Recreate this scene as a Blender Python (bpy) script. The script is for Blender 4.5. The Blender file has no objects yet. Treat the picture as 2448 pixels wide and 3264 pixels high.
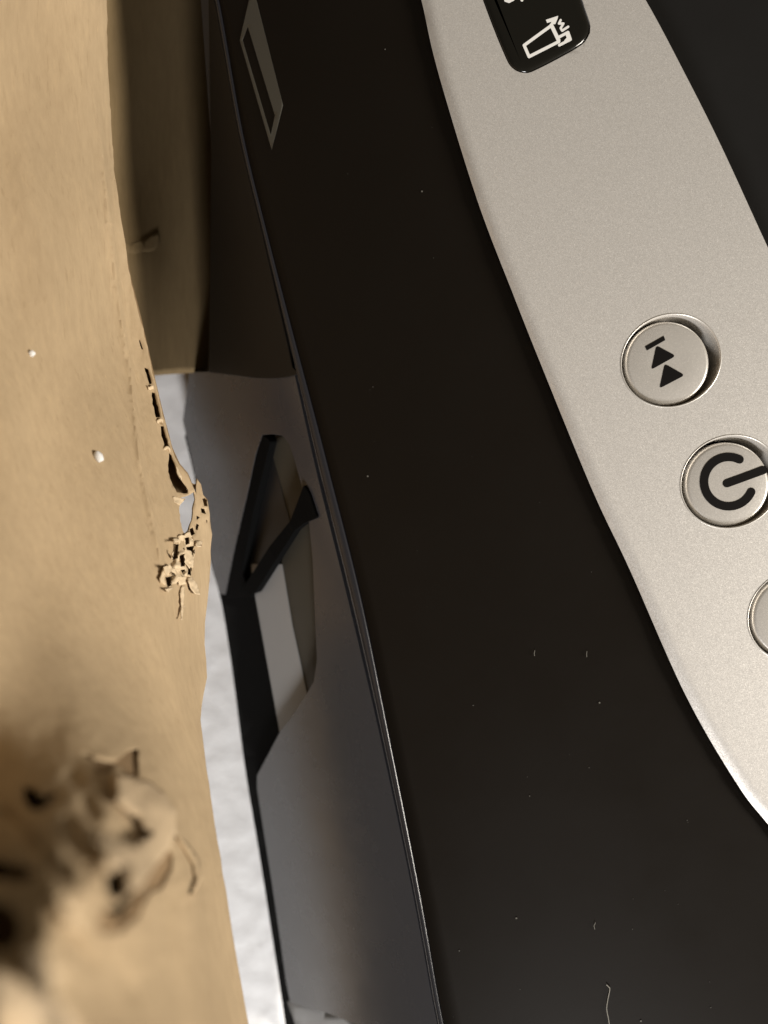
import bpy, bmesh, math, random
import numpy as np
from mathutils import Vector
from mathutils import noise as MN
from mathutils.geometry import delaunay_2d_cdt
random.seed(7)
SC = bpy.context.scene
COL = SC.collection
# ------------------------------------------------------------------ camera
F, CX, CY, D0 = 2640.0, 1224.0, 1632.0, 0.140      # focal length and centre in photo pixels, focus distance in metres
cd = bpy.data.cameras.new('camera'); cam = bpy.data.objects.new('camera', cd); COL.objects.link(cam)
cam.location = (0, 0, D0); cam.rotation_euler = (0, 0, 0)
cd.sensor_fit = 'VERTICAL'; cd.lens = 4.15; cd.sensor_height = 4.15*3264/F; cd.sensor_width = 4.15*2448/F
cd.clip_start = 0.002; cd.clip_end = 20
cd.dof.use_dof = True; cd.dof.focus_distance = D0; cd.dof.aperture_fstop = 1.7
SC.camera = cam
# ------------------------------------------------------------------ room light and lamps
w = bpy.data.worlds.new('World'); SC.world = w; w.use_nodes = True
w.node_tree.nodes['Background'].inputs[0].default_value = (0.85, 0.70, 0.50, 1)
w.node_tree.nodes['Background'].inputs[1].default_value = 0.13
def lamp(name, loc, target, size, energy, col):
    l = bpy.data.lights.new(name, 'AREA'); l.shape = 'DISK'; l.size = size; l.energy = energy; l.color = col
    o = bpy.data.objects.new(name, l); COL.objects.link(o); o.location = loc
    o.rotation_euler = (Vector(target)-Vector(loc)).to_track_quat('-Z', 'Y').to_euler()
    return o
lamp('side_lamp', (1.20, -0.28, 0.50), (0.0, 0.0, 0), 0.42, 25.0, (1.0, 0.93, 0.83))
lamp('gap_fill', (0.06, -0.50, 0.22), (-0.03, -0.06, -0.04), 0.12, 3.6, (1.0, 0.98, 0.97))  # added fill light for the foam gap and side panel, no source seen
SC.view_settings.view_transform = 'Standard'; SC.view_settings.look = 'None'
SC.view_settings.exposure = 0.0; SC.view_settings.gamma = 1.0

# ------------------------------------------------------------------ materials
def mat(name, col, rough=0.5, metal=0.0, spec=0.5, coat=0.0):
    m = bpy.data.materials.new(name); m.use_nodes = True
    b = m.node_tree.nodes['Principled BSDF']
    b.inputs['Base Color'].default_value = (*col, 1); b.inputs['Roughness'].default_value = rough
    b.inputs['Metallic'].default_value = metal; b.inputs['Specular IOR Level'].default_value = spec
    b.inputs['Coat Weight'].default_value = coat; b.inputs['Coat Roughness'].default_value = 0.08
    return m
def N(m, t, **kw):
    n = m.node_tree.nodes.new(t)
    for k, v in kw.items(): setattr(n, k, v)
    return n
def L(m, a, b): m.node_tree.links.new(a, b)
def bsdf(m): return m.node_tree.nodes['Principled BSDF']
def noise(m, scale, detail=4, rough=0.6, stretch=None, rot=0.0):
    tc = N(m, 'ShaderNodeTexCoord'); n = N(m, 'ShaderNodeTexNoise')
    n.inputs['Scale'].default_value = scale; n.inputs['Detail'].default_value = detail; n.inputs['Roughness'].default_value = rough
    mp = N(m, 'ShaderNodeMapping'); mp.inputs['Scale'].default_value = stretch or (1, 1, 1); mp.inputs['Rotation'].default_value = (0, 0, rot)
    L(m, tc.outputs['Object'], mp.inputs['Vector']); L(m, mp.outputs['Vector'], n.inputs['Vector'])
    return n
def ramp(m, src, stops):
    r = N(m, 'ShaderNodeValToRGB'); cr = r.color_ramp
    while len(cr.elements) < len(stops): cr.elements.new(0.5)
    for e, (p, c) in zip(cr.elements, stops): e.position = p; e.color = (*c, 1)
    L(m, src, r.inputs['Fac']); return r
def bump(m, src, strength, dist, prev=None):
    b = N(m, 'ShaderNodeBump'); b.inputs['Strength'].default_value = strength; b.inputs['Distance'].default_value = dist
    L(m, src, b.inputs['Height'])
    if prev: L(m, prev.outputs['Normal'], b.inputs['Normal'])
    L(m, b.outputs['Normal'], bsdf(m).inputs['Normal']); return b
def mixc(m, a, b, fac, mode='MULTIPLY'):
    x = N(m, 'ShaderNodeMix', data_type='RGBA', blend_type=mode); x.inputs['Factor'].default_value = fac
    L(m, a, x.inputs['A']); L(m, b, x.inputs['B']); return x.outputs['Result']

def cardboard(name, base, var=0.12, rough=0.85):
    m = mat(name, base, rough, spec=0.25)
    c1 = tuple(v*(1-var) for v in base); c2 = tuple(min(1, v*(1+var)) for v in base)
    big = noise(m, 45, 3, 0.5, (1, 0.35, 1), 0.25); r1 = ramp(m, big.outputs['Fac'], [(0.3, c1), (0.7, c2)])
    fib = noise(m, 900, 5, 0.7, (1, 0.22, 1), 0.22); r2 = ramp(m, fib.outputs['Fac'], [(0.28, (0.82, 0.80, 0.77)), (0.55, (1.0, 1.0, 1.0)), (0.78, (1.2, 1.18, 1.12))])
    L(m, mixc(m, r1.outputs['Color'], r2.outputs['Color'], 0.55), bsdf(m).inputs['Base Color'])
    st = noise(m, 1500, 3, 0.7, (1, 0.07, 1), 0.12); r3 = ramp(m, st.outputs['Fac'], [(0.30, (0.86, 0.84, 0.81)), (0.42, (1, 1, 1)), (0.68, (1, 1, 1)), (0.76, (1.25, 1.22, 1.16))])
    L(m, mixc(m, bsdf(m).inputs['Base Color'].links[0].from_socket, r3.outputs['Color'], 0.8), bsdf(m).inputs['Base Color'])
    b1 = bump(m, fib.outputs['Fac'], 0.22, 0.0001)
    wr = noise(m, 150, 3, 0.55, (1, 0.16, 1), 0.2); b2 = bump(m, wr.outputs['Fac'], 0.35, 0.0007, b1)
    return m
M = {}
M['card'] = cardboard('cardboard', (0.435, 0.325, 0.20))
M['card_in'] = cardboard('cardboard_inner', (0.40, 0.28, 0.15))
M['card_shade'] = cardboard('cardboard_dark', (0.22, 0.155, 0.078))  # darkened board colour, carries the shade on the inner flap
M['torn'] = cardboard('torn_paper', (0.60, 0.475, 0.32), 0.2, 0.95)
M['tongue'] = cardboard('torn_tongue_paper', (0.47, 0.36, 0.235), 0.2, 0.95)
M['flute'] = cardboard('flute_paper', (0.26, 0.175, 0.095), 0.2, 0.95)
def silver(name, base, flake=0.20, ro=0.48):
    m = mat(name, base, ro, 0.50)
    tc = N(m, 'ShaderNodeTexCoord'); v = N(m, 'ShaderNodeTexVoronoi'); v.inputs['Scale'].default_value = 8500
    L(m, tc.outputs['Object'], v.inputs['Vector'])
    s = N(m, 'ShaderNodeVectorMath', operation='SUBTRACT'); s.inputs[1].default_value = (0.5, 0.5, 0.5); L(m, v.outputs['Color'], s.inputs[0])
    k = N(m, 'ShaderNodeVectorMath', operation='SCALE'); k.inputs['Scale'].default_value = flake; L(m, s.outputs[0], k.inputs[0])
    g = N(m, 'ShaderNodeNewGeometry'); a = N(m, 'ShaderNodeVectorMath', operation='ADD'); L(m, g.outputs['Normal'], a.inputs[0]); L(m, k.outputs[0], a.inputs[1])
    nm = N(m, 'ShaderNodeVectorMath', operation='NORMALIZE'); L(m, a.outputs[0], nm.inputs[0]); L(m, nm.outputs[0], bsdf(m).inputs['Normal'])
    w = N(m, 'ShaderNodeSeparateColor'); L(m, v.outputs['Color'], w.inputs[0])
    r = ramp(m, w.outputs[0], [(0.0, tuple(x*0.96 for x in base)), (0.9, base), (1.0, tuple(min(1, x*1.12) for x in base))])
    L(m, r.outputs['Color'], bsdf(m).inputs['Base Color'])
    return m
M['silver'] = silver('silver_paint', (0.67, 0.645, 0.61), 0.10)
M['cap'] = silver('silver_button', (0.66, 0.63, 0.585), 0.05, 0.36)
def plastic(name, base, rough, grain=0.15, spec=0.3):
    m = mat(name, base, rough, spec=spec)
    n = noise(m, 2600, 2, 0.6); bump(m, n.outputs['Fac'], grain, 0.00005)
    n2 = noise(m, 60, 4, 0.6)
    r = ramp(m, n2.outputs['Fac'], [(0.3, (rough*0.9,)*3), (0.7, (min(1, rough*1.12),)*3)]); L(m, r.outputs['Color'], bsdf(m).inputs['Roughness'])
    return m
M['black'] = plastic('black_plastic', (0.0085, 0.0066, 0.0048), 0.5, 0.15, 0.06)
M['black2'] = plastic('black_face', (0.012, 0.0115, 0.011), 0.45, 0.15, 0.2)
M['gloss'] = mat('gloss_black', (0.008, 0.0075, 0.006), 0.16, spec=0.4)
M['rim'] = mat('rim_black', (0.015, 0.015, 0.018), 0.22, spec=0.5)
M['wall'] = plastic('grey_plastic', (0.036, 0.036, 0.041), 0.27, 0.08, 1.0)
M['shade'] = plastic('dark_brown_plastic', (0.014, 0.0115, 0.009), 0.5, 0.15, 0.15)  # dark colour painted as shade for the upper side panel
M['web'] = plastic('dark_grey_plastic', (0.016, 0.016, 0.017), 0.4)
M['olive'] = plastic('olive_grey_plastic', (0.045, 0.041, 0.032), 0.5)
M['plate'] = plastic('pale_grey_plastic', (0.30, 0.30, 0.30), 0.5)
M['matte'] = mat('matte_black', (0.003, 0.003, 0.003), 0.8, spec=0.05)
M['white'] = mat('white_print', (0.82, 0.81, 0.78), 0.5)
M['ink'] = mat('black_print', (0.006, 0.005, 0.0045), 0.6, spec=0.08)
M['label'] = mat('grey_label', (0.048, 0.044, 0.034), 0.6)
M['lint'] = mat('lint', (0.26, 0.245, 0.21), 0.9)
M['dust'] = mat('dust', (0.10, 0.095, 0.08), 0.9)
fm = mat('white_foam', (0.80, 0.80, 0.80), 0.7); M['foam'] = fm
n = noise(fm, 420, 3, 0.5); bump(fm, n.outputs['Fac'], 0.18, 0.0006)

# ------------------------------------------------------------------ helpers
def P(px, py, d): return Vector(((px-CX)/F*d, (CY-py)/F*d, D0-d))
def tag(o, label=None, cat=None, group=None, kind=None):
    for k, v in (('label', label), ('category', cat), ('group', group), ('kind', kind)):
        if v: o[k] = v
    return o
def empty(name, loc, label, cat, group=None):
    o = bpy.data.objects.new(name, None); COL.objects.link(o); o.location = loc; o.empty_display_size = 0.01
    return tag(o, label, cat, group)
def obj(name, verts, faces, m, parent=None, smooth=True, solid=0.0, bevel=0.0):
    me = bpy.data.meshes.new(name); me.from_pydata([tuple(v) for v in verts], [], [tuple(f) for f in faces]); me.update()
    bm = bmesh.new(); bm.from_mesh(me); bmesh.ops.remove_doubles(bm, verts=bm.verts, dist=1e-7)
    bmesh.ops.recalc_face_normals(bm, faces=bm.faces)
    up = sum(f.normal.z*f.calc_area() for f in bm.faces)
    if up < 0 and solid: bmesh.ops.reverse_faces(bm, faces=bm.faces)
    for f in bm.faces: f.smooth = smooth
    bm.to_mesh(me); bm.free(); me.materials.append(m)
    o = bpy.data.objects.new(name, me); COL.objects.link(o)
    if parent:
        o.parent = parent
        p = parent; off = Vector((0, 0, 0))
        while p: off += p.location; p = p.parent
        me.transform(__import__('mathutils').Matrix.Translation(-off))
    if solid:
        s = o.modifiers.new('thickness', 'SOLIDIFY'); s.thickness = solid; s.offset = -1
    if bevel:
        b = o.modifiers.new('bevel', 'BEVEL'); b.width = bevel; b.segments = 3; b.limit_method = 'ANGLE'; b.angle_limit = math.radians(50)
    if (solid or bevel) and smooth:
        wn = o.modifiers.new('normals', 'WEIGHTED_NORMAL'); wn.weight = 90
    return o
def inside(pts, poly):
    x, y = pts[:, 0], pts[:, 1]; c = np.zeros(len(pts), bool); q = np.array(poly, float); j = len(q)-1
    for i in range(len(q)):
        xi, yi = q[i]; xj, yj = q[j]
        t = (yi > y) != (yj > y)
        if yi != yj: c ^= t & (x < (xj-xi)*(y-yi)/(yj-yi)+xi)
        j = i
    return c
def cdt(polys, holes=(), grid=None, extra=()):
    """triangulate the union of polys minus holes in pixel coordinates, with interior grid points"""
    V, E = [], []
    for p in list(polys)+list(holes):
        b = len(V); n = len(p); V += [Vector((float(a), float(c))) for a, c in p]; E += [(b+i, b+(i+1) % n) for i in range(n)]
    if grid:
        allp = np.array([q for p in polys for q in p], float); x0, y0 = allp.min(0); x1, y1 = allp.max(0)
        for (gx0, gy0, gx1, gy1, st) in grid:
            gx, gy = np.meshgrid(np.arange(max(x0, gx0), min(x1, gx1), st), np.arange(max(y0, gy0), min(y1, gy1), st))
            g = np.c_[gx.ravel(), gy.ravel()]+np.random.RandomState(3).uniform(-.2, .2, (gx.size, 2))*st
            k = np.zeros(len(g), bool)
            for p in polys: k |= inside(g, p)
            for h in holes: k &= ~inside(g, h)
            V += [Vector(map(float, q)) for q in g[k]]
    V += [Vector((float(a), float(c))) for a, c in extra]
    v, e, f, *_ = delaunay_2d_cdt(V, E, [], 0, 1e-4)
    v = np.array([(a.x, a.y) for a in v]); f = np.array([t for t in f if len(t) == 3])
    c = v[f].mean(1); k = np.zeros(len(c), bool)
    for p in polys: k |= inside(c, p)
    for h in holes: k &= ~inside(c, h)
    return v, f[k]
def sheet(name, polys, dfun, m, parent=None, holes=(), grid=None, solid=0.0, bevel=0.0, smooth=True, extra=()):
    if isinstance(polys[0][0], (int, float)): polys = [polys]
    v, f = cdt(polys, holes, grid, extra); used = np.unique(f); idx = {a: i for i, a in enumerate(used)}
    return obj(name, [P(v[a][0], v[a][1], dfun(v[a][0], v[a][1])) for a in used], [[idx[a] for a in t] for t in f], m, parent, smooth, solid, bevel)
def spline(pts, step=25.0):
    p = [np.array(q, float) for q in pts]; p = [2*p[0]-p[1]]+p+[2*p[-1]-p[-2]]; out = []
    for i in range(1, len(p)-2):
        n = max(1, int(np.linalg.norm(p[i+1]-p[i])/step))
        for k in range(n):
            t = k/n; a, b, c, d = p[i-1:i+3]
            out.append(0.5*((2*b)+(-a+c)*t+(2*a-5*b+4*c-d)*t*t+(-a+3*b-3*c+d)*t**3))
    out.append(p[-2]); return [tuple(q) for q in out]
def rough(pts, step, amp, seed=1, closed=False):
    r = random.Random(seed); out = []; q = list(pts)+([pts[0]] if closed else [])
    for a, b in zip(q, q[1:]):
        n = max(1, int(math.dist(a, b)/step))
        for k in range(n):
            t = k/n; out.append((a[0]+(b[0]-a[0])*t+r.uniform(-amp, amp), a[1]+(b[1]-a[1])*t+r.uniform(-amp, amp)))
    if not closed: out.append(tuple(pts[-1]))
    return out
def xat(line, y):
    ys = [q[1] for q in line]; xs = [q[0] for q in line]; return float(np.interp(y, ys, xs))
def resample(pts, n):
    q = np.array(pts, float); s = np.r_[0, np.cumsum(np.linalg.norm(np.diff(q, axis=0), axis=1))]; t = np.linspace(0, s[-1], n)
    return [(float(np.interp(a, s, q[:, 0])), float(np.interp(a, s, q[:, 1]))) for a in t]
def capsule(a, b, wd, n=6):
    ang = math.atan2(b[1]-a[1], b[0]-a[0]); out = []
    for c, s in ((b, -math.pi/2), (a, math.pi/2)):
        for k in range(n+1): t = ang+s+math.pi*k/n; out.append((c[0]+wd/2*math.cos(t), c[1]+wd/2*math.sin(t)))
    return out
def strokes(pts, wd): return [capsule(a, b, wd) for a, b in zip(pts, pts[1:])]
def roundpoly(pts, r, n=5):
    out = []; k = len(pts)
    for i in range(k):
        p0, p1, p2 = (np.array(pts[j % k], float) for j in (i-1, i, i+1))
        u = (p0-p1)/np.linalg.norm(p0-p1); v = (p2-p1)/np.linalg.norm(p2-p1); rr = r if isinstance(r, (int, float)) else r[i]
        a, b = p1+u*rr, p1+v*rr
        for t in np.linspace(0, 1, n): out.append(tuple((1-t)**2*a+2*t*(1-t)*p1+t*t*b))
    return out

# ------------------------------------------------------------------ outlines taken over the whole object (photo pixels)
SIL_L = spline([(1235, -450), (1285, -200), (1343, 0), (1394, 221), (1520, 634), (1638, 944), (1726, 1166), (1889, 1564), (2007, 1815), (2184, 2213), (2346, 2494), (2448, 2627), (2640, 2850), (2900, 3080), (3300, 3350)], 30)
SIL_R = spline([(1780, -450), (1930, -200), (2058, 0), (2184, 236), (2302, 472), (2448, 790), (2640, 1200), (2900, 1700), (3300, 2500)], 40)
RPT = [(560, -450, 12), (655, -150, 12), (700, 0, 12), (776, 423, 11), (853, 741, 13), (929, 1035, 22), (995, 1283, 32), (1055, 1515, 40), (1152, 1900, 42), (1240, 2331, 29), (1337, 2825, 22), (1402, 3195, 19), (1416, 3264, 19), (1490, 3700, 18)]
RIDGE = spline([(a, b) for a, b, c in RPT], 40)
SEAM = spline([(a-c, b) for a, b, c in RPT], 40)
BASE = spline([(470, -450), (480, 0), (500, 500), (545, 1000), (583, 1341), (622, 1515), (670, 1775), (709, 1920), (745, 2147), (785, 2455), (831, 2732), (899, 3170), (912, 3264), (980, 3700)], 40)
ZR, ZS, ZB, ZF = 0.149, 0.151, 0.189, 0.1955        # camera distances: ridge, seam, foot of the wall, foam surface
def dwall(px, py, off=0.0):
    a, b = xat(SEAM, py), xat(BASE, py); t = (a-px)/(a-b); t = max(-0.3, min(1.2, t)); t = (0.45*t+0.55*t*t) if t > 0 else t; return ZS+(ZB-ZS)*t+off

# ================================================================== cardboard box
box = empty('cardboard_box', P(0, 1632, 0.2), 'brown corrugated cardboard box with torn flap beside the black player', 'box')
obj('box_floor', [(-0.16, -0.2, -0.0592), (0.2, -0.2, -0.0592), (0.2, 0.2, -0.0592), (-0.16, 0.2, -0.0592)], [(0, 1, 2, 3)], M['card_in'], box, False, solid=0.003)
CP = np.array([(0, 0, 128), (340, 0, 143), (0, 1100, 120), (450, 1100, 139), (250, 600, 134), (560, 1600, 138), (0, 2000, 96), (300, 2000, 116), (655, 2000, 133), (0, 2700, 62), (0, 3264, 49),
               (400, 2700, 82), (200, 2800, 70), (550, 2750, 100), (650, 2500, 122), (791, 3264, 112), (400, 3264, 68), (200, 1600, 120)], float)
def basis(x, y):
    x, y = np.asarray(x, float)/1000-0.4, np.asarray(y, float)/1000-1.6
    return np.stack([np.ones_like(x), x, y, x*x, x*y, y*y, x*y*y, x*x*y], -1)
CF = np.linalg.lstsq(basis(CP[:, 0], CP[:, 1]), CP[:, 2], rcond=None)[0]
FEDGE = [(330, -450), (338, -100), (340, 0), (345, 250), (365, 560), (385, 690), (420, 950), (455, 1150), (520, 1400), (560, 1570), (600, 1650), (640, 1735), (668, 1850), (655, 1982), (653, 2054), (659, 2159), (643, 2245), (639, 2295), (653, 2412), (677, 2578), (702, 2732), (727, 2886), (757, 3071), (791, 3264), (870, 3700)]
GROOVES = [((210, 2622), (282, 2775), 22, 1.4), ((105, 2700), (212, 2800), 22, 1.4), ((150, 2875), (285, 3062), 26, 1.4), ((390, 2590), (400, 2670), 40, 1.5), ((20, 2600), (110, 2690), 22, 1.6), ((270, 2560), (345, 2700), 20, 1.4), ((230, 2480), (300, 2590), 26, 1.2), ((60, 3080), (170, 3240), 30, 1.2), ((330, 3010), (420, 3160), 30, 0.7)]
RIDGES = [((165, 2640), (250, 2800), 28, -0.7), ((60, 2720), (190, 2850), 28, -0.7), ((350, 2500), (520, 2600), 40, -1.0), ((90, 2950), (180, 3110), 50, -0.8)]
def segd(x, y, a, b):
    ax, ay = a; bx, by = b; t = ((x-ax)*(bx-ax)+(y-ay)*(by-ay))/((bx-ax)**2+(by-ay)**2); t = max(0, min(1, t)); return math.hypot(x-ax-t*(bx-ax), y-ay-t*(by-ay))
CREASE = [(300, 250), (330, 520), (350, 700), (385, 1000), (419, 1196), (448, 1485), (506, 1741), (540, 1960)]
def dflap(x, y):
    yy = max(-400, min(3500, y)); xx = max(-350, x)
    d = float(basis(xx, yy) @ CF); d = max(52, d)
    e = max(0, xat(FEDGE, y)-x)
    if e < 190: d += 6.0*(1-e/190)**2
    if y > 1500:
        g = math.exp(-((x-330)**2/300**2+(y-2760)**2/360**2)); d -= 24*g
        d += g*(1.5*MN.noise(Vector((x*.011, y*.011, 2.0)))+0.8*MN.noise(Vector((x*.03, y*.03, 5.0))))
        for a, b, wd, h in GROOVES+RIDGES: d += h*math.exp(-(segd(x, y, a, b)/wd)**2)
    if 250 < y < 1960:
        c = abs(x-xat(CREASE, y)); k = min(1, (y-250)/300, (1960-y)/200); c0_ = x-xat(CREASE, y); d -= k*0.9*math.exp(-(c0_/9)**2); d += k*0.9*math.exp(-((c0_-20)/13)**2)
    d += 0.9*math.sin(x*0.010+y*0.0035)+0.45*math.sin(x*0.023-y*0.006)+2.2*MN.noise(Vector((x*.0045, y*.0022, 7.0)))
    return d/1000
H1 = [(74, 2505), (113, 2509), (135, 2540), (166, 2522), (183, 2538), (161, 2557), (131, 2583), (100, 2583), (78, 2548)]
H2 = [(336, 2775), (388, 2775), (397, 2845), (375, 2875), (340, 2849)]
L1 = [(-60, 2730), (26, 2753), (70, 2762), (113, 2784), (74, 2814), (26, 2801), (-60, 2805)]
L2 = [(-60, 2870), (26, 2888), (57, 2923), (65, 2971), (52, 3015), (17, 3032), (-60, 3037)]
CRES = [(314, 2941), (336, 2890), (379, 2886), (418, 2849), (480, 2771), (532, 2705), (551, 2714), (549, 2771), (514, 2832), (480, 2845), (445, 2919), (392, 2971), (331, 2980), (309, 2967)]
MH = [(262, 2396), (305, 2413), (362, 2426), (392, 2409), (418, 2387), (440, 2387), (440, 2444), (445, 2470), (410, 2479), (388, 2444), (366, 2444), (336, 2466), (305, 2461), (296, 2431)]
PATCH = [(357, 2570), (427, 2614), (462, 2662), (414, 2697), (349, 2662), (323, 2631)]
edge_up = rough([(338, -100), (340, 0), (345, 250), (365, 560), (385, 690), (414, 880), (447, 1010), (470, 1110), (488, 1190), (520, 1325), (548, 1430), (572, 1482), (600, 1512), (617, 1556), (628, 1578), (627, 1524), (640, 1545), (648, 1578), (663, 1594), (668, 1640), (676, 1705), (670, 1775), (672, 1790)], 20, 2.0, 2)
SLOTS = [[(443, 1082), (447, 1084), (455, 1112), (451, 1114)], [(460, 1170), (472, 1177), (485, 1222), (475, 1225)], [(483, 1250), (493, 1254), (512, 1329), (498, 1331), (486, 1288)], [(512, 1358), (521, 1358), (540, 1425), (525, 1425), (515, 1389)],
         [(538, 1440), (548, 1450), (568, 1513), (602, 1562), (598, 1573), (564, 1570), (547, 1536), (535, 1505)], [(504, 1338), (510, 1338), (511, 1348), (505, 1348)],
         [(646, 1590), (661, 1586), (663, 1613), (650, 1613)], [(641, 1618), (652, 1622), (657, 1640), (642, 1633)], [(626, 1640), (638, 1648), (628, 1658)], [(604, 1688), (617, 1680), (622, 1700), (608, 1709)], [(588, 1716), (604, 1712), (605, 1733), (592, 1737)],
         [(594, 1744), (619, 1738), (618, 1776), (600, 1766)], [(572, 1772), (588, 1766), (589, 1802), (576, 1806)], [(552, 1732), (571, 1735), (568, 1778), (550, 1786)], [(598, 1806), (612, 1808), (610, 1836), (598, 1832)], [(526, 1840), (546, 1836), (548, 1866), (534, 1872)],
         [(510, 1810), (518, 1806), (514, 1850), (509, 1852)], [(626, 1668), (636, 1672), (632, 1690), (624, 1688)], [(575, 1818), (590, 1814), (586, 1834)], [(657, 1655), (664, 1660), (660, 1675)], [(600, 1862), (608, 1866), (606, 1884), (600, 1876)]]
SLIVER = [(574, 1588), (600, 1580), (619, 1566), (624, 1592), (616, 1620), (614, 1655), (602, 1688), (588, 1702), (578, 1680), (572, 1630)]
edge_lo = rough([(672, 1790), (668, 1850), (662, 1910), (655, 1982), (653, 2054), (659, 2159), (643, 2245), (639, 2295), (653, 2412), (677, 2578), (702, 2732), (727, 2886), (757, 3071), (791, 3264), (870, 3700)], 40, 1.5, 3)
flap_poly = [(-300, -450), (330, -450)]+edge_up+edge_lo[1:]+[(-300, 3700)]
rh = lambda h, s: rough(h, 14, 3.0, s, True)
hs = [rh(h, i+20) for i, h in enumerate((H1, H2, L1, L2, CRES, MH))]+[rough(h, 10, 1.5, i+60, True) for i, h in enumerate(SLOTS+[SLIVER])]
flap = sheet('torn_flap', flap_poly, dflap, M['card'], box, holes=hs, grid=[(-300, -450, 900, 2250, 30), (-60, 2250, 660, 3200, 11), (-300, 2250, -60, 3700, 40), (660, 2250, 900, 3700, 25), (-60, 3200, 660, 3700, 25)], extra=[(xat(CREASE, y)+k, y) for y in range(240, 1970, 26) for k in (-24, -12, -5, 0, 5, 12, 24)], solid=0.00028)
sheet('hole_backing', [(-250, 2350), (560, 2350), (620, 2900), (640, 3150), (-250, 3150)], lambda x, y: dflap(x, y)+0.011, M['flute'], box, grid=[(-250, 2300, 700, 3200, 60)], solid=0.001)  # added backing sheet under the near tear, keeps its holes dark
tag(flap, 'tan torn outer liner of the flap')
dlin = lambda x, y: dflap(x, y)+(0.0004+0.0075*min(1, max(0, xat(FEDGE2, y)-x-4)/16) if y < 1950 else 0.0016)
FEDGE2 = [(380, 700), (414, 880), (447, 1010), (488, 1190), (520, 1325), (548, 1430), (572, 1482), (598, 1512), (612, 1545), (640, 1555), (646, 1580), (660, 1596), (666, 1640), (672, 1705), (668, 1775), (666, 1850), (650, 1950)]
liner_edge = [(x-5, y) for x, y in ((380, 700), (414, 880), (447, 1010), (488, 1190), (520, 1325), (548, 1430), (572, 1482), (598, 1512), (612, 1545), (640, 1555), (646, 1580), (660, 1596), (666, 1640), (672, 1705), (668, 1775), (666, 1850), (640, 2000), (630, 2150))]
big = lambda h, k: [((x-sum(q[0] for q in h)/len(h))*k+sum(q[0] for q in h)/len(h), (y-sum(q[1] for q in h)/len(h))*k+sum(q[1] for q in h)/len(h)) for x, y in h]
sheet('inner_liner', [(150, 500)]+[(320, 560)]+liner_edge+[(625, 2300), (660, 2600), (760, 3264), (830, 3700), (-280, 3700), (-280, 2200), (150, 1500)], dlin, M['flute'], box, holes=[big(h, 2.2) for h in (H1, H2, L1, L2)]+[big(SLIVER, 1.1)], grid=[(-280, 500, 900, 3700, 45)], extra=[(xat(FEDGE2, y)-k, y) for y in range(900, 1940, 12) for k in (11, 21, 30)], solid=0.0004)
# corrugation: little paper walls between the two liners along the torn edge
fl = [(478, 1236), (508, 1342), (531, 1432)]
for i, (x, y) in enumerate(fl):
    v, f = [], []
    for k in range(7):
        t = k/6; a = x-8+20*t; b = y+4*math.sin(t*5+i)+3*t
        v += [P(a, b-6, dflap(a, b)-0.0002-0.0004*math.sin(t*3)), P(a, b+6, dflap(a, b)-0.0001)]
        if k: f.append((2*k-2, 2*k-1, 2*k+1, 2*k))
    obj('flute', v, f, M['torn'], box, solid=0.0003)
# fringe of torn corrugated board with open cells
fr = rough([(556, 1728), (566, 1708), (588, 1706), (604, 1694), (614, 1712), (622, 1755), (618, 1800), (604, 1842), (572, 1856), (532, 1874), (512, 1855), (520, 1812), (540, 1792), (552, 1752)], 9, 3, 9, True)
rr = random.Random(4)
dfr = lambda x, y: dflap(x, y)-0.0004+0.0016*MN.noise(Vector((x*0.045, y*0.045, 1.3)))+0.0007*MN.noise(Vector((x*0.12, y*0.12, 4.0)))
cells = SLOTS[9:16]+[SLOTS[18]]+[[(540, 1812), (554, 1818), (560, 1836), (546, 1832)]]
sheet('torn_fringe', fr, dfr, M['torn'], box, holes=[rough(big(c, 1.05), 9, 1.6, 30+i, True) for i, c in enumerate(cells)], grid=[(480, 1500, 700, 1900, 5)], solid=0.0002)
def shard(pts, lift, seed, m='torn', curl=0.0012):
    cx = sum(p[0] for p in pts)/len(pts); cy = sum(p[1] for p in pts)/len(pts); R = max(math.dist(p, (cx, cy)) for p in pts); r = random.Random(seed); a = r.uniform(0, 6.3)
    def d(x, y):
        u = ((x-cx)*math.cos(a)+(y-cy)*math.sin(a))/R; return dflap(x, y)-lift-curl*u*abs(u)-0.0005*MN.noise(Vector((x*.08, y*.08, seed)))
    return sheet('torn_shard', rough(pts, 6, 1.8, seed, True), d, M[m], box, grid=[(min(p[0] for p in pts), min(p[1] for p in pts), max(p[0] for p in pts), max(p[1] for p in pts), 5)], solid=0.00012)
shard([(598, 1842), (612, 1840), (630, 1866), (638, 1896), (622, 1892), (606, 1872)], 0.0016, 1)
shard([(566, 1840), (590, 1836), (592, 1862), (572, 1868)], 0.0012, 2)
shard([(582, 1866), (590, 1868), (586, 1900), (584, 1940), (581, 1976), (577, 1976), (578, 1935), (574, 1885)], 0.0010, 3)
shard([(526, 1876), (538, 1872), (552, 1874), (536, 1888)], 0.0012, 5)
shard([(552, 1582), (590, 1590), (580, 1604), (572, 1612), (556, 1600)], 0.0002, 6)
shard([(552, 1718), (572, 1714), (572, 1726), (554, 1730)], 0.0012, 7)
shard([(626, 1722), (644, 1726), (642, 1742), (626, 1740)], 0.0014, 8)
shard([(588, 1746), (612, 1760), (618, 1800), (604, 1812), (590, 1790)], 0.0008, 9)
shard([(522, 1808), (540, 1800), (560, 1816), (566, 1832), (546, 1820), (530, 1832)], 0.0013, 10)
shard([(562, 1486), (570, 1500), (582, 1520), (580, 1530), (566, 1512)], 0.0002, 11)
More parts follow.
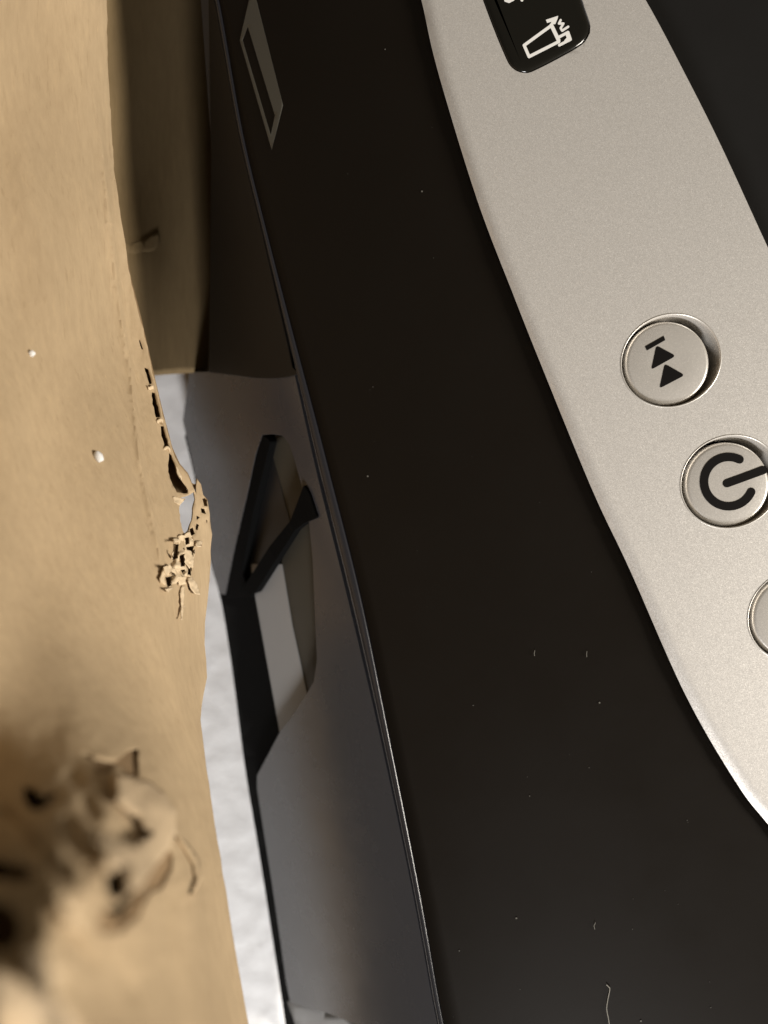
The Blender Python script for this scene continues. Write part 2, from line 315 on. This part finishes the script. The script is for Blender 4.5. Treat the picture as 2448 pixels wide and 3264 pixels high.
# the pale rounded tongue of torn liner over the near hole
TONG = [(352, 2478), (400, 2486), (462, 2500), (512, 2536), (545, 2596), (540, 2660), (528, 2700), (480, 2768), (420, 2846), (398, 2850), (390, 2770), (338, 2770), (300, 2700), (316, 2660), (345, 2690), (414, 2708), (470, 2664), (430, 2606), (360, 2560)]
def dt(x, y): return dflap(x, y)-0.0016-0.0022*math.exp(-((x-540)**2+(y-2600)**2)/90**2)-0.001*math.exp(-((x-400)**2+(y-2850)**2)/60**2)
tag(sheet('torn_tongue', rough(TONG, 20, 2.5, 12, True), dt, M['tongue'], box, grid=[(290, 2470, 560, 2860, 16)], solid=0.0006), 'pale rounded tongue of torn paper')
CURL = [(556, 2668), (590, 2690), (626, 2740), (640, 2790), (625, 2830), (600, 2850), (616, 2800), (612, 2760), (585, 2710)]
sheet('torn_curl', rough(CURL, 20, 2, 13, True), lambda x, y: dflap(x, y)-0.00015, M['card'], box, grid=[(550, 2660, 645, 2855, 16)], solid=0.0004)
# side wall under the flap, out of frame
lv, lf = [], []
for i, y in enumerate(range(-450, 3701, 130)):
    a = P(-300, y, dflap(-300, y)); lv += [a+Vector((0.001, 0, -0.0002)), (-0.135, a.y*1.6, -0.0592)]
    if i: lf.append((2*i-2, 2*i-1, 2*i+1, 2*i))
obj('side_wall', lv, lf, M['card_in'], box, solid=0.003)
# inner flap with its straight lower edge, shade put into the board colour
inner = [(120, -450), (700, -450), (720, 0), (720, 500), (715, 900), (705, 1184)]+rough([(690, 1184), (662, 1186), (600, 1188), (540, 1190), (480, 1195)], 20, 0.8, 6)+[(120, 1215)]
tag(sheet('inner_flap', inner, lambda x, y: 0.156+0.030*max(0, (x-340)/330)+0.0005*math.sin(x*.02+y*.01), M['card_shade'], box, grid=[(120, -450, 960, 1200, 45)], solid=0.003), 'shaded inner flap with a straight edge')
CR = rough([(395, 770), (420, 776), (452, 770), (480, 752), (505, 738), (512, 770), (492, 800), (440, 812), (400, 805)], 18, 1.5, 8, True)
sheet('dented_paper', CR, lambda x, y: 0.1548+0.030*max(0, (x-340)/330)+0.0008*(y-740)/70, M['card_shade'], box, grid=[(390, 730, 520, 820, 18)], solid=0.0005)

# ================================================================== foam
foam = sheet('foam_sheet', [(400, 1120), (1000, 1120), (1500, 3800), (200, 3800), (100, 2700), (150, 1900)], lambda x, y: ZF-0.0002*math.sin(x*.045+2*math.sin(y*.021))*math.sin(y*.034+1.5*math.sin(x*.03)), M['foam'], None, grid=[(300, 700, 1500, 3800, 22)], solid=0.0032)
tag(foam, 'white soft foam sheet showing between the torn cardboard and the grey side', 'foam sheet')

# ================================================================== the player
dev = empty('electronic_player', P(1500, 1632, 0.19), 'black electronic player with silver control strip and round silver buttons', 'player')
# black upper flank, from the silver strip down to the ridge
na, nb = 70, 26
A, B = resample(SIL_L, na), resample(RIDGE, na); v, f = [], []
for i in range(na):
    a3 = P(A[i][0]+14, A[i][1], D0+0.0016); b3 = P(*B[i], ZR)
    for k in range(nb):
        t = k/(nb-1); q = a3.lerp(b3, t); z = a3.z+(b3.z-a3.z)*(0.35*t+0.65*t**2.2)
        if k == 0: z -= 0.0006
        v.append((q.x, q.y, z))
        if i and k: f.append(((i-1)*nb+k-1, (i-1)*nb+k, i*nb+k, i*nb+k-1))
flank = obj('upper_housing', v, f, M['black'], dev, solid=0.0015)
# rim below the ridge: rounded bead
n = 90; A, B = resample(RIDGE, n), resample(SEAM, n); v, f = [], []; K = 7
for i in range(n):
    a3 = P(*A[i], ZR+0.0001); b3 = P(B[i][0]+5, B[i][1], ZS+0.0004)
    for k in range(K):
        t = k/(K-1); q = a3.lerp(b3, t); h = 0.0011*math.sin(math.pi*min(1, t*1.0)); v.append((q.x-h*0.5, q.y, q.z+h*0.9))
        if i and k: f.append(((i-1)*K+k-1, (i-1)*K+k, i*K+k, i*K+k-1))
obj('edge_rim', v, f, M['rim'], dev, solid=0.001)
# lower side wall with the grip opening
NOTCH = [(819, 2473), (893, 2331), (930, 2285), (976, 2214), (1001, 2171), (1010, 2103), (1001, 1900), (996, 1780), (984, 1660), (964, 1560), (940, 1470), (922, 1415), (900, 1388), (866, 1384), (836, 1386), (815, 1447), (786, 1582), (747, 1751), (718, 1895)]
wall_poly = [(x-4, y) for x, y in SEAM if y < 3300]+[(1260, 3296), (1140, 3266), (1040, 3228), (950, 3204), (925, 3196), (912, 3133), (868, 2825), (819, 2516)]+NOTCH+[(700, 1893), (670, 1775), (622, 1515), (583, 1341), (602, 1200), (602, 1187), (664, 1184), (672, 900), (676, 500), (640, 0), (530, -450)]
tag(sheet('side_panel', wall_poly, dwall, M['wall'], dev, grid=[(480, -450, 1500, 3700, 45)], solid=0.0012, bevel=0.0002), 'grey side panel with a grip opening')
sheet('side_shade', [(560, -450)]+[(xat(SEAM, y)-6, y) for y in range(-450, 1180, 60)]+spline([(952, 1192), (900, 1205), (820, 1206), (740, 1196), (664, 1187)], 15)+[(668, 900), (672, 500), (664, 0)], lambda x, y: dwall(x, y, -0.0007), M['shade'], dev, grid=[(560, -450, 1000, 1200, 45)], solid=0.0005, bevel=0.0002)  # added dark sheet, paints the shade and dark reflection on the upper side panel
core = [(620, 1330)]+[(xat(SEAM, y)-30, y) for y in range(1330, 3240, 95)]+[(xat(BASE, 3210)+60, 3212), (xat(BASE, 3290)+26, 3290), (xat(BASE, 3290)-3, 3290)]+[(xat(BASE, y)-3, y) for y in range(3250, 1330, -60)]
sheet('inner_shell', core, lambda x, y: dwall(x, y, 0.0045), M['matte'], dev, grid=[(500, 1300, 1500, 3700, 60)], solid=0.001)
sheet('end_panel', [(915, 3192), (1040, 3224), (1140, 3262), (1260, 3292), (1400, 3300), (1440, 3700), (990, 3700), (940, 3264)], lambda x, y: dwall(x, y, 0.004)+0.0006*MN.noise(Vector((x*.02, y*.03, 0))), M['plate'], dev, grid=[(900, 3190, 1440, 3700, 30)], solid=0.0005)
pk = lambda off: (lambda x, y: dwall(x, y, off))
sheet('rib', [(880, 1380), (930, 1380), (1012, 1640), (1030, 1900), (1030, 2160), (985, 2230), (976, 2210), (930, 1997), (897, 1799), (921, 1654), (862, 1436)], pk(0.0034), M['olive'], dev, solid=0.0008)
sheet('inner_plate', [(800, 1800), (897, 1799), (930, 1997), (977, 2212), (985, 2250), (900, 2360), (890, 2325), (862, 2171), (813, 1900)], pk(0.0030), M['plate'], dev, solid=0.0006)
sheet('web', [(858, 1415), (921, 1654), (930, 1680), (820, 1890), (760, 1880)], pk(0.0032), M['web'], dev, solid=0.0006)
sheet('strut', roundpoly([(836, 1384), (862, 1405), (848, 1466), (810, 1616), (770, 1823), (800, 1905), (712, 1905), (747, 1745), (786, 1580), (812, 1447)], 10), pk(0.0002), M['matte'], dev, solid=0.0016, bevel=0.0002)
sheet('strut', roundpoly([(968, 1546), (984, 1570), (1010, 1650), (969, 1668), (940, 1690), (877, 1789), (812, 1892), (780, 1900), (770, 1880), (860, 1740), (925, 1660)], 6), pk(-0.0008), M['matte'], dev, solid=0.0016, bevel=0.0002)
# silver control strip
def dsil(x, y):
    e = min(math.hypot(x-a, y-b) for a, b in SIL_L_D); return D0+(0.0007*(1-e/40)**2 if e < 40 else 0)
SIL_L_D = resample(SIL_L, 420)
WELLS = [((2139, 1149), (2128, 1158)), ((2329, 1535), (2320, 1544)), ((2543, 1962), (2533, 1970))]
def ell(c, a, b, ang, n=64, k=1.0): return [(c[0]+k*(a*math.cos(t)*math.cos(ang)-b*math.sin(t)*math.sin(ang)), c[1]+k*(a*math.cos(t)*math.sin(ang)+b*math.sin(t)*math.cos(ang))) for t in np.linspace(0, 2*math.pi, n, False)]
EA, EB, EANG = 161, 145, math.radians(-24)
def wellpts(c, k=1.0): return ell(c, EA, EB, EANG, 64, k)
WIN = [(1390, -420), (1700, -420), (1845, -30), (1862, 20), (1882, 84), (1872, 122), (1836, 155), (1715, 220), (1672, 233), (1632, 216), (1604, 166), (1539, 0)]
win = spline(WIN+[WIN[0]], 14)[:-1]
off1 = [(x+9, y-3) for x, y in SIL_L]; off2 = [(x+18, y-6) for x, y in SIL_L]; off3 = [(x+30, y-10) for x, y in SIL_L]; off4 = [(x+44, y-14) for x, y in SIL_L]
sil_poly = SIL_L+SIL_R[::-1]
sil = sheet('control_strip', sil_poly, dsil, M['silver'], dev, holes=[wellpts(c) for c, _ in WELLS]+[win], extra=[q for o in (off1, off2, off3, off4) for q in o[2:-4]], grid=[(1235, -450, 3300, 3350, 160)], solid=0.0016, bevel=0.00025)
tag(sil, 'silver metallic control strip')
# black face beyond the strip
sheet('face_panel', [(x-6, y) for x, y in SIL_R]+[(3300, -450)], lambda x, y: D0+0.0045, M['black2'], dev, solid=0.001)
# window
def lathe(name, c, d, prof, m, parent, n=64, shape=None):
    v, f = [], []; K = len(prof)
    for k, (r, z) in enumerate(prof):
        for i in range(n):
            p = shape(r, i) if shape else (c[0]+r*math.cos(2*math.pi*i/n), c[1]+r*math.sin(2*math.pi*i/n))
            q = P(p[0], p[1], d); v.append((q.x, q.y, q.z+z/1000))
    for k in range(K-1):
        for i in range(n): f.append((k*n+i, k*n+(i+1) % n, (k+1)*n+(i+1) % n, (k+1)*n+i))
    if prof[0][0] < 140: f.append(tuple(range(n)))
    return obj(name, v, f, m, parent)
c0 = np.mean(win, 0); wv, wf = [], []; nw = len(win)
def inset(k):
    q = np.array(win); nx = np.roll(q, -1, 0)-np.roll(q, 1, 0); nrm = np.c_[-nx[:, 1], nx[:, 0]]; nrm /= np.linalg.norm(nrm, axis=1)[:, None]
    if ((q+nrm*3-c0)**2).sum() > ((q-c0)**2).sum(): nrm = -nrm
    return q+nrm*k
prof = [(-1, -0.9), (2, -0.25), (7, 0.08), (16, 0.22), (30, 0.25)]
for k, (ins, z) in enumerate(prof):
    for p in inset(ins):
        q = P(p[0], p[1], D0); wv.append((q.x, q.y, q.z+z/1000))
    if k:
        for i in range(nw): wf.append(((k-1)*nw+i, (k-1)*nw+(i+1) % nw, k*nw+(i+1) % nw, k*nw+i))
wf.append(tuple((len(prof)-1)*nw+i for i in range(nw)))
window = obj('window', wv, wf, M['gloss'], dev); tag(window, 'glossy black window with white symbol')
ic = lambda q: [(1520+x/4.1475, y/4.1475) for x, y in q]
dW = D0-0.00028
S = 1/4.1475
pol = []
pol += strokes(ic([(990, 332), (625, 598), (690, 748), (1085, 548)]), 40*S)
pol += strokes(ic([(985, 332), (1080, 530)]), 50*S)
pol += [ic([(912, 262), (1075, 208), (1068, 245), (1036, 318), (975, 318), (985, 285), (930, 302)])]
pol += strokes(ic([(1108, 265), (1085, 310), (1145, 310), (1108, 372), (1128, 405), (1208, 352)]), 30*S)
pol += strokes(ic([(1085, 490), (1205, 425), (1238, 520), (1090, 596)]), 36*S)
pol += strokes(ic([(1180, 440), (1205, 500), (1170, 540)]), 30*S)
sheet('symbol', pol, lambda x, y: dW, M['white'], window, smooth=False, solid=0.00004)
sheet('lettering', strokes(ic([(370, -90), (440, -110), (480, -60), (440, -30), (380, 5), (425, 20), (480, -10)]), 36*S), lambda x, y: dW, M['white'], window, smooth=False, solid=0.00004)
sheet('lettering', strokes(ic([(560, -110), (596, 2)]), 36*S), lambda x, y: dW, M['white'], window, smooth=False, solid=0.00004)
# button wells and buttons
DC = D0+0.0004
names = []
for i, (wc, cc) in enumerate(WELLS):
    ws = lambda r, k, wc=wc, cc=cc: None
    v, f = [], []; n = 64
    wp = lambda k, m: [((a[0]-wc[0])*k+wc[0]+(cc[0]-wc[0])*m, (a[1]-wc[1])*k+wc[1]+(cc[1]-wc[1])*m) for a in wellpts(wc)]
    ringpx = [(wp(1.022, 0), 0.02), (wp(1.008, 0), 0.09), (wp(0.996, 0), 0.05), (wp(0.985, 0), -0.25), (wp(0.972, 0.12), -1.2), (wp(0.955, 0.3), -2.4), (wp(0.945, 0.5), -5.2)]
    for ring, z in ringpx:
        for p in ring: q = P(p[0], p[1], D0); v.append((q.x, q.y, q.z+z/1000))
    for k in range(len(ringpx)-1):
        for j in range(n): f.append((k*n+j, k*n+(j+1) % n, (k+1)*n+(j+1) % n, (k+1)*n+j))
    wl = obj('button_well', v, f, M['cap'], sil)
    fl_ = [P(p[0], p[1], D0) for p in wellpts(wc, 0.985)]
    obj('well_floor', [(q.x, q.y, q.z-0.0050) for q in fl_], [tuple(range(n))], M['ink'], sil, solid=0.0004)
    R = 133
    cap = lathe('button', cc, DC, [(60, 0.03), (121, 0.0), (126, -0.05), (130.5, -0.18), (133.5, -0.4), (135, -0.8), (135, -4.0)], M['cap'], dev)
    names.append(cap)
c3 = lambda q: [(1950+x/4.1475, 980+y/4.1475) for x, y in q]
dG = lambda x, y: DC-0.00007
bar = roundpoly(c3([(440, 515), (688, 375), (708, 432), (465, 570)]), 2)
t1 = roundpoly(c3([(590, 500), (850, 640), (520, 825)]), [11, 13, 11]); t2 = roundpoly(c3([(700, 742), (968, 895), (630, 1072)]), [11, 13, 11])
for q in (bar, t1, t2): sheet('symbol', q, dG, M['ink'], names[0], smooth=False, solid=0.00003)
pc = (1800+890/1.702, 900+1081/1.702); pr = 134/1.702
arc = [(pc[0]+pr*math.cos(t), pc[1]+pr*math.sin(t)*1.0) for t in np.linspace(math.radians(24.5), math.radians(296), 40)]
sheet('symbol', strokes(arc, 27.5), dG, M['ink'], names[1], smooth=False, solid=0.00003)
sheet('symbol', strokes([(1800+880/1.702, 900+1090/1.702), (1800+1078/1.702, 900+1018/1.702)], 27), dG, M['ink'], names[1], smooth=False, solid=0.00003)
names[0]['label'] = 'silver button with skip back symbol'; names[1]['label'] = 'silver button with power symbol'; names[2]['label'] = 'plain silver button'
# pale square frame printed on the flank
from mathutils.bvhtree import BVHTree
bvh = BVHTree.FromPolygons([vv.co+flank.parent.location for vv in flank.data.vertices], [p.vertices[:] for p in flank.data.polygons])
O = Vector((0, 0, D0))
def on_flank(x, y, lift=0.00012):
    dr = (P(x, y, 1.0)-O).normalized(); h = bvh.ray_cast(O, dr)
    return ((h[0]-O)*(-1)).z-lift if h[0] else ZR
sheet('frame_mark', [(798, -20), (812, -20), (902, 335), (866, 478), (764, 128)], on_flank, M['label'], dev, holes=[[(790, 85), (876, 368), (863, 430), (773, 128)]], grid=[(760, -20, 905, 480, 12)], solid=0.00005)
# chassis that closes the device
ch = [(xat(RIDGE, y)+60, y) for y in range(-440, 3700, 120)]+[(3300, 3700), (3300, -440)]
def prism(name, poly, d0, d1, m, parent):
    a = [P(x, y, d0) for x, y in poly]; n = len(a); v = a+[Vector((q.x, q.y, D0-d1)) for q in a]
    return obj(name, v, [tuple(range(n)), tuple(range(n, 2*n))[::-1]]+[(i, (i+1) % n, n+(i+1) % n, n+i) for i in range(n)], m, parent, False)
prism('chassis', ch, ZR+0.006, ZF-0.0002, M['matte'], dev)
prism('chassis', [(x+40, y) for x, y in SIL_L]+[(3300, 3000), (3300, -450)], D0+0.0075, ZR+0.008, M['matte'], dev)

# ================================================================== small loose bits
def bead(x, y, r, label, seed, squash=(1, 1, 0.7)):
    rr = random.Random(seed); bm = bmesh.new(); bmesh.ops.create_icosphere(bm, subdivisions=2, radius=1)
    d = dflap(x, y); k = r/F*d
    for q in bm.verts:
        s = 1+rr.uniform(-.22, .22); q.co = Vector((q.co.x*k*squash[0]*s, q.co.y*k*squash[1]*s, q.co.z*k*squash[2]*s))
    me = bpy.data.meshes.new('foam_crumb'); bm.to_mesh(me); bm.free(); me.materials.append(M['foam'])
    for p in me.polygons: p.use_smooth = True
    o = bpy.data.objects.new('foam_crumb', me); COL.objects.link(o); o.location = P(x, y, d-k*0.3); o.rotation_euler = (0, 0, 0.5)
    return tag(o, label, 'foam crumb', 'foam crumbs on the flap')
bead(99, 1127, 12, 'small round white foam crumb on the tan flap', 1)
bead(312, 1455, 19, 'larger white foam crumb on the flap nearer the torn edge', 2, (0.75, 1.1, 0.6))
def fibre(pts, wd, label, dfn):
    q = spline(pts, 8); o = sheet('lint_fibre', strokes(q, wd), lambda x, y: dfn(x, y)-0.00025, M['lint'], None, smooth=False, solid=0.00006)
    return tag(o, label, 'lint', 'lint on the black plastic')
onf = lambda x, y: on_flank(x, y, 0.0)
fibre([(1934, 3140), (1944, 3150), (1938, 3185), (1934, 3215), (1940, 3250), (1946, 3290)], 2.0, 'long curly pale lint fibre on the black plastic', onf)
for x, y, lb in ((1705, 2082, 'short pale lint hair on black plastic, left of a pair'), (1871, 2085, 'thin upright lint hair on black plastic beside the silver strip'), (1898, 2952, 'short slanted lint hair above the long curly fibre')):
    a = rr.uniform(-.5, .5); l = rr.uniform(8, 15)
    fibre([(x, y-l), (x+l*a, y), (x+l*a*.4, y+l)], 1.0, lb, onf)
dp = []
for k in range(45):
    x, y = rr.uniform(1000, 2300), rr.uniform(100, 3250)
    if xat(RIDGE, y)+30 < x < xat(SIL_L, y)-25:
        q = rr.choice((1.0, 1.0, 1.4, 2.2)); dp.append([(x+q*rr.uniform(.5, 1.2)*math.cos(t), y+q*rr.uniform(.5, 1.4)*math.sin(t)) for t in np.linspace(0, 6.28, 6, False)])
for x, y in ((1345, 610), (2043, 3255), (1172, 1518), (1911, 2240), (1646, 2927)): dp.append([(x+3*math.cos(t), y+3*math.sin(t)) for t in np.linspace(0, 6.28, 7, False)])
du = sheet('dust', dp, lambda x, y: on_flank(x, y, 0.00012), M['dust'], None, smooth=False, solid=0.00003)
tag(du, 'fine pale dust specks scattered over the black plastic', 'dust', kind='stuff')
